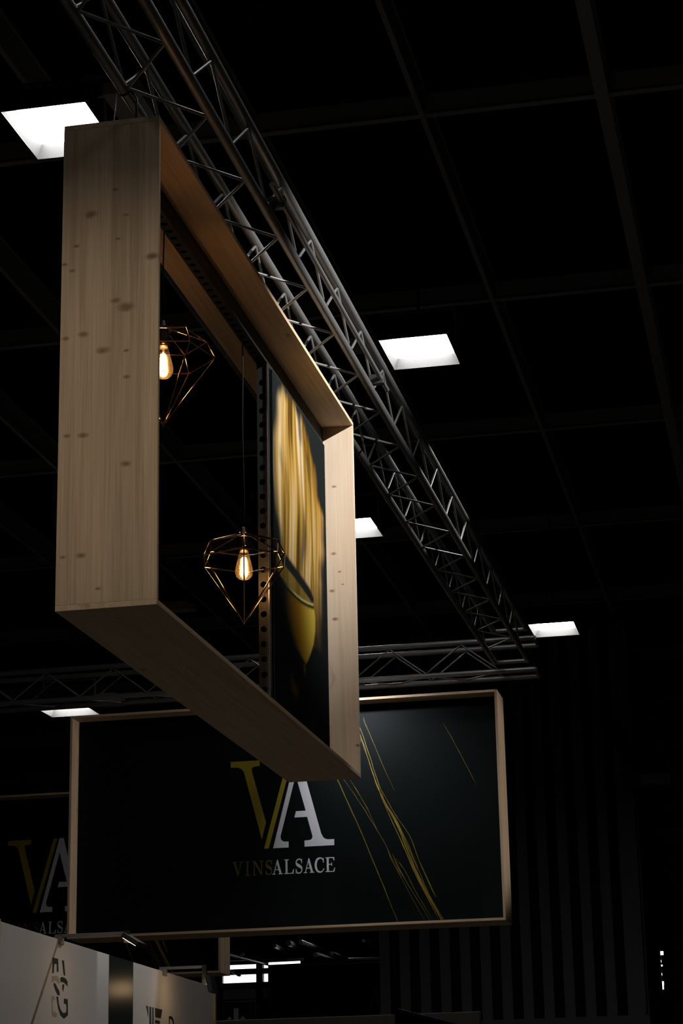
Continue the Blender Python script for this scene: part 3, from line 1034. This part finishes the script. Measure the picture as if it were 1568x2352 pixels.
for pl_ in ([(12.238, 2.886), (12.331, 2.887), (12.342, 2.814), (12.315, 2.811), (12.309, 2.855), (12.267, 2.854), (12.257, 2.80), (12.232, 2.797)],
            [(12.401, 2.886), (12.436, 2.886), (12.462, 2.803), (12.434, 2.804)],
            [(12.372, 2.781), (12.413, 2.791), (12.47, 2.787), (12.506, 2.772), (12.508, 2.745), (12.457, 2.759), (12.422, 2.763), (12.387, 2.758)],
            [(12.416, 2.748), (12.451, 2.751), (12.429, 2.707), (12.413, 2.726)],
            [(12.27, 2.747), (12.294, 2.741), (12.327, 2.722), (12.355, 2.711), (12.37, 2.696), (12.367, 2.682), (12.336, 2.682), (12.30, 2.70), (12.26, 2.736)],
            [(12.312, 2.673), (12.343, 2.671), (12.359, 2.631), (12.389, 2.604), (12.432, 2.587), (12.487, 2.593), (12.497, 2.611), (12.492, 2.64), (12.446, 2.644), (12.448, 2.67), (12.515, 2.671), (12.524, 2.58), (12.454, 2.556), (12.391, 2.571), (12.347, 2.608)]):
    wall_mark([pl_], M['ink_black'], b1)
for pl_ in ([(12.227, 2.782), (12.33, 2.789), (12.373, 2.754), (12.346, 2.746), (12.304, 2.764), (12.226, 2.745)],
            [(12.227, 2.668), (12.281, 2.672), (12.289, 2.65), (12.249, 2.643), (12.259, 2.586), (12.342, 2.578), (12.315, 2.555), (12.247, 2.557)]):
    wall_mark([pl_], M['ink_beige'], b1, t=0.0008)
for pl_ in ([(14.09, 2.746), (14.141, 2.746), (14.147, 2.674)], [(14.169, 2.746), (14.21, 2.746), (14.216, 2.55), (14.172, 2.55)],
            [(14.234, 2.746), (14.265, 2.746), (14.268, 2.55), (14.237, 2.55)], [(14.299, 2.746), (14.466, 2.746), (14.434, 2.687), (14.303, 2.687)],
            [(14.30, 2.668), (14.417, 2.668), (14.406, 2.649), (14.301, 2.649)], [(14.30, 2.63), (14.39, 2.63), (14.37, 2.56), (14.30, 2.56)]):
    wall_mark([pl_], M['ink_black'], b3)
# tops of the name: D o m a i n e
cy_, cz_ = 14.627, 2.52
D_ = curve_pts([(cy_ + 0.004, 2.706), (cy_ + 0.05, 2.708), (cy_ + 0.098, 2.69), (cy_ + 0.118, 2.64), (cy_ + 0.098, 2.57), (cy_ + 0.05, 2.536), (cy_ + 0.004, 2.535)], 5)
wall_mark([arc_stroke(D_, [0.006 + 0.008 * math.sin(math.pi * i / (len(D_) - 1)) for i in range(len(D_))])], M['ink_black'], b3, 'letter')
wall_mark([[(cy_, 2.53), (cy_ + 0.018, 2.53), (cy_ + 0.018, 2.714), (cy_, 2.714)]], M['ink_black'], b3, 'letter_stem')
O_ = [(14.82 + 0.05 * math.cos(a), 2.60 + 0.058 * math.sin(a)) for a in [2 * math.pi * k / 24 for k in range(25)]]
wall_mark([arc_stroke(O_, [0.010] * 25)], M['ink_black'], b3, 'letter')
for yy in (14.91, 14.98, 15.05, 15.14, 15.20):
    wall_mark([[(yy, 2.54), (yy + 0.018, 2.54), (yy + 0.018, 2.655), (yy, 2.655)]], M['ink_black'], b3, 'letter')
wall_mark([[(15.258, 2.682), (15.278, 2.682), (15.278, 2.702), (15.258, 2.702)], [(15.258, 2.54), (15.278, 2.54), (15.278, 2.655), (15.258, 2.655)]], M['ink_black'], b3, 'letter')


def arm_lamp(y, label, reach=0.44, drop=0.035, lean=32):
    t = thing('arm_lamp', (WX - 0.03, y, WT), label, 'lamp', 'arm lamps on the partition')
    MB().box(WX - 0.075, WX + 0.015, y - 0.035, y + 0.035, WT - 0.03, WT + 0.012).build('clamp', M['grey_steel'], t, bevel=0.003)
    MB().box(WX - 0.03, WX + reach - 0.04, y - 0.009, y + 0.009, WT + 0.012, WT + 0.030).build('arm', M['grey_steel'], t, bevel=0.002)
    # head: shallow box leaning back towards the partition
    hx, hz = WX + reach, WT - drop
    hb = MB()
    a = math.radians(lean)
    ca, sa = math.cos(a), math.sin(a)

    def Q(u, v):
        return (hx + u * ca + v * sa, hz - u * sa + v * ca)
    prof = [Q(-0.055, 0.0), Q(0.055, 0.0), Q(0.055, 0.028), Q(-0.055, 0.028)]
    for yy in (y - 0.08, y + 0.08):
        hb.v += [Vector((q[0], yy, q[1])) for q in prof]
    hb.f += [[0, 1, 2, 3], [4, 7, 6, 5], [0, 4, 5, 1], [1, 5, 6, 2], [2, 6, 7, 3], [3, 7, 4, 0]]
    head = hb.build('lamp_head', M['black_steel'], t)
    q0, q1 = Q(-0.045, -0.002), Q(0.045, -0.002)
    MB().face([(q0[0], y - 0.07, q0[1]), (q0[0], y + 0.07, q0[1]), (q1[0], y + 0.07, q1[1]), (q1[0], y - 0.07, q1[1])]).build('led_lens', M['task'], head)
    MB().box(hx - 0.05, hx - 0.02, y - 0.012, y + 0.012, WT - drop, WT + 0.034).build('knuckle', M['black_steel'], t)
    return t


arm_lamp(12.36, 'lit warm arm lamp leaning out from the white partition')
arm_lamp(14.50, 'second arm lamp on the partition, nearer the amber edge', 0.32, 0.10, 78)

# ------------------------------------------------------------------ striped cladding block far right
CY = 34.0
cb = MB().box(-6.51, -2.46, CY, CY + 3.6, 0, 10.0).build('wall_cladding', M['slat_gap'])
tag(cb, kind='structure')
for k in range(13):
    x = -6.51 + 0.3155 * k
    MB().box(x, x + 0.157 if k < 12 else -2.45, CY - 0.04, CY, 3.95, 10.0).build('cladding_slat', M['slat'], cb)
for k in range(6):
    y = CY + 0.15 + 0.6 * k
    MB().box(-2.46, -2.42, y, y + 0.36, 3.7, 10.0).build('cladding_slat', M['slat'], cb)
MB().box(-5.6, -2.40, CY - 0.12, CY + 0.02, 0, 3.95).build('plinth_board', M['slat'], cb)

# fascia of a far stand and the blue edged screen before it
fa = MB().box(-9.0, -3.50, 23.9, 24.0, 0, 3.355).build('stand_fascia', M['olive'], loc=(-6.2, 23.95, 0), bevel=0.01)
tag(fa, 'low olive fascia of a far stand at the bottom edge', 'stand wall')
sc_ = thing('screen_panel', (-3.8, 22.3, 0), 'dark screen panel with a deep blue slanted top edge', 'screen')
A_, B_ = at(912, 2319, 'Y', 20.4), at(1060, 2357, 'Y', 22.2)
MB().face([(A_.x, A_.y, 0), (B_.x, B_.y, 0), (B_.x, B_.y, B_.z), (A_.x, A_.y, A_.z)]).face([(A_.x - .03, A_.y + .03, 0), (B_.x - .03, B_.y + .03, 0), (B_.x - .03, B_.y + .03, B_.z), (A_.x - .03, A_.y + .03, A_.z)]).build('screen', M['black_steel'], sc_)
rod('edge_tube', A_, B_, 0.014, M['blue'], sc_, 10)

# ------------------------------------------------------------------ far end of the hall: glazing, beams, tubes
YW = 60.0


def wrect(x0, y0, x1, y1, Y=YW):
    a, b = at(x0, y0, 'Y', Y), at(x1, y1, 'Y', Y)
    return a.x, b.x, b.z, a.z


wx0, wx1, wz0, wz1 = wrect(500, 2208, 640, 2352)
win = MB().box(-22.0, wx0 + 0.02, YW, YW + 0.3, 0, 9.5).box(wx0, wx1, YW + 0.25, YW + 0.3, 0, 7.0).box(wx0 - 0.2, -10.0, YW, YW + 0.3, 7.62, 9.5).box(wx1, -10.0, YW, YW + 0.3, 0, 7.62).build('window_1', M['hall_wall'])
tag(win, kind='structure')
for (a, b, c, d) in ((511.5, 2217, 588, 2228), (511.5, 2235.5, 588, 2260), (604.5, 2213, 613, 2226), (604.5, 2232, 613, 2257)):
    r = wrect(a, b, c, d)
    MB().box(r[0], r[1], YW + 0.1, YW + 0.12, r[2], r[3]).build('window_pane', M['day'], win)
for (a, b, c, d) in ((588, 2205, 604.5, 2352), (508, 2227.5, 620, 2236), (508, 2259, 620, 2270), (500, 2200, 511.5, 2352)):
    r = wrect(a, b, c, d)
    MB().box(r[0], r[1], YW - 0.02, YW + 0.1, r[2], r[3]).build('window_bar', M['black_steel'], win)
for (a, b, c, d) in ((512, 2271, 588, 2293), (598, 2268, 612, 2291), (512, 2300, 588, 2352)):
    r = wrect(a, b, c, d)
    MB().box(r[0], r[1], YW - 0.01, YW + 0.2, r[2], r[3]).build('grey_infill', M['infill'], win)
# way-finding board: column with two small peaks
wf = thing('wayfinding_board', (at(545, 2340, 'Y', 50).x, 50.0, 0), 'dark way-finding board with pale bar and two triangles under the far windows', 'board')
r = wrect(513, 2303, 587, 2352, 50)
bd = MB().box(r[0], r[1], 50.0, 50.06, 0, r[3]).build('board', M['black_steel'], wf)


def wpoly(pts, name):
    q = [at(a, b, 'Y', 49.99) for a, b in pts]
    MB().prism([(p.x, p.z) for p in q], 'y', 49.985, 49.998).build(name, M['infill'], bd)


wpoly([(536.5, 2316), (547.5, 2316), (547.5, 2352), (536.5, 2352)], 'pictogram_bar')
wpoly([(520, 2342), (527, 2335), (534, 2342)], 'pictogram_peak')
wpoly([(549.5, 2341), (557.5, 2334), (565, 2341)], 'pictogram_peak')

# a far stand's header: two lit battens
bt_ = thing('batten_header', at(405, 1390, 'Y', 30.0), 'pair of far wooden battens just above the bottom board', 'header')
for (q0, q1, q2, q3) in ((372, 1383, 432, 1388), (380, 1391, 445, 1397)):
    r = wrect(q0, q1, q2, q3, 30.0)
    MB().box(r[0], r[1], 30.0, 30.2, r[2], r[3]).build('batten', M['wood_x'], bt_)
rod('hanger', (r[0] + 0.1, 30.1, r[3]), (r[0] + 0.1, 30.1, 10.9), 0.01, M['black_steel'], bt_, 6)

# dangling strap in front of the panes
st_ = thing('drooping_banner_strap', at(530, 2230, 'Y', 59.9), 'dark twisted strap drooping in front of the far window', 'strap')
mbp = MB().path([at(a, b, 'Y', 59.9) for a, b in ((508, 2231), (528, 2229), (536, 2233), (543, 2238), (548, 2241), (553, 2240))], 0.03, 8)
mbp.build('strap', M['black_steel'], st_)

# bright tube light and far roof pipes glinting in its light
tl = thing('tube_light', at(650, 2210, 'Y', 55.0), 'bright tube light beside the far windows', 'light')
a, b = at(617, 2213.5, 'Y', 55.0), at(689, 2210, 'Y', 55.0)
MB().tube(a, b, 0.028, 10).build('tube', M['day'], tl)
MB().box(a.x - 0.1, b.x + 0.1, 54.96, 55.04, max(a.z, b.z) + 0.03, max(a.z, b.z) + 0.10).build('housing', M['black_steel'], tl)
for i, (p, q, rr) in enumerate((((513, 2190), (640, 2222), 0.03), ((690, 2163), (740, 2181), 0.05), ((724, 2193), (775, 2208), 0.06), ((762, 2190), (795, 2203), 0.05),
                               ((835, 2161), (868, 2174), 0.04), ((630, 2172), (655, 2184), 0.05), ((662, 2166), (690, 2177), 0.07))):
    pa, pb = at(p[0], p[1], 'Y', 50 + i * 0.4), at(q[0], q[1], 'Y', 57 + i * 0.4)
    pt = thing('roof_pipe', pa, 'silver roof pipe far off near the bright window, number from the left hidden', 'pipe', 'far roof pipes')
    pt['label'] = ['long thin roof pipe sloping above the far window', 'far roof pipe right above the tube light end', 'thick far roof pipe above the dark far sign', 'roof pipe beside the thick one above the dark far sign',
                   'short roof pipe next to the striped cladding', 'short far roof pipe left of the others above the tube light', 'stout far roof pipe between short ones under the big sign'][i]
    rod('pipe', pa, pb, rr, M['profile'], pt, 10)
for i, (x0_, y0_, x1_, y1_) in enumerate(((512, 2196, 560, 2192), (800, 2203, 873, 2201))):
    pa, pb = at(x0_, y0_, 'Y', 52.0), at(x1_, y1_, 'Y', 52.0)
    pt = thing('roof_rail', pa, ['thin horizontal roof rail above the far window', 'thin horizontal roof rail left of the striped cladding'][i], 'rail', 'far roof rails')
    rod('rail', pa, pb, 0.03, M['profile'], pt, 8)

# ------------------------------------------------------------------ right edge: bracing, bracket, far lights
for i, (p, q) in enumerate((((1495, 1945), (1575, 2062)), ((1518, 1940), (1580, 2030)), ((1478, 1600), (1570, 1840)))):
    pa, pb = at(p[0], p[1], 'Y', 40.0), at(q[0], q[1], 'Y', 40.0)
    pt = thing('diagonal_brace', pa, ['lower of two parallel steel diagonals right of the cladding', 'upper of two parallel steel diagonals right of the cladding', 'long thin steel diagonal high at the right picture edge'][i], 'brace', 'steel diagonals right of the cladding')
    rod('bar', pa, pb, 0.035 if i < 2 else 0.05, M['beam'], pt, 8)
pa = at(1505, 1928, 'Y', 40.2)
pt = thing('steel_crossbar', pa, 'horizontal steel crossbar over the diagonals at the right edge', 'beam')
pb = at(1580, 1924, 'Y', 40.2)
MB().box(pa.x, pb.x, 40.2, 40.3, pa.z - 0.06, pa.z + 0.06).build('bar', M['beam'], pt)
bk = thing('bracket_arm', at(1462, 1790, 'Y', 33.0), 'grey bracket arm standing out from the cladding corner', 'bracket')
r = wrect(1462, 1778, 1540, 1795, 33.0)
MB().box(r[0], r[1], 33.0, 33.3, r[2], r[3]).build('arm', M['grey_steel'], bk, bevel=0.01)
MB().box(r[0] - 0.1, r[0] + 0.05, 33.0, 34.0, r[2] - 0.05, r[3] + 0.05).build('wall_plate', M['black_steel'], bk)
# stage projector on the bracket
c = at(1425, 1700, 'Y', 33.2)
pj = thing('stage_projector', c, 'dark stage projector hanging before the cladding near its right corner', 'projector')
d = Vector((0.45, 0, -0.9)).normalized()
MB().tube(c - d * 0.25, c + d * 0.25, 0.09, 16, 0.11).build('body', M['black_steel'], pj, smooth=False)
MB().tube(c + d * 0.25, c + d * 0.36, 0.115, 16, 0.13).build('hood', M['black_steel'], pj)
rod('handle', c + Vector((-.14, 0, .28)), c + Vector((.05, 0, -.12)), 0.014, M['grey_steel'], pj)
rod('hanger', c + Vector((0, 0, 0.1)), c + Vector((0, 0, 10.0 - c.z)), 0.015, M['black_steel'], pj)
# grey partition behind, with far lit openings beside it
r = wrect(1527, 2118, 1600, 2352, 46.0)
gp = MB().box(r[0], r[1], 46.0, 46.2, 0, r[3]).build('grey_screen_wall', M['slat'], loc=((r[0] + r[1]) / 2, 46.1, 0))
tag(gp, 'plain dark grey screen wall at the lower right edge', 'screen wall')
win2 = thing('lit_opening', at(1519, 2230, 'Y', 55.0), 'row of tiny bright openings between cladding and grey screen wall', 'window')
for (a, b, c2, d2) in ((1514.5, 2185, 1523, 2193), (1515, 2205, 1518, 2210), (1517, 2216, 1521, 2219), (1516, 2235, 1520, 2240), (1518, 2254, 1524, 2262), (1519, 2262, 1524, 2272)):
    r = wrect(a, b, c2, d2, 55.0)
    MB().box(r[0], r[1], 55.0, 55.05, r[2], r[3]).build('bright_pane', M['day'], win2)
r = wrect(1505, 2100, 1527, 2352, 55.1)
MB().box(r[0], r[1], 55.1, 55.3, 0, r[3]).build('dark_frame', M['black_steel'], win2)
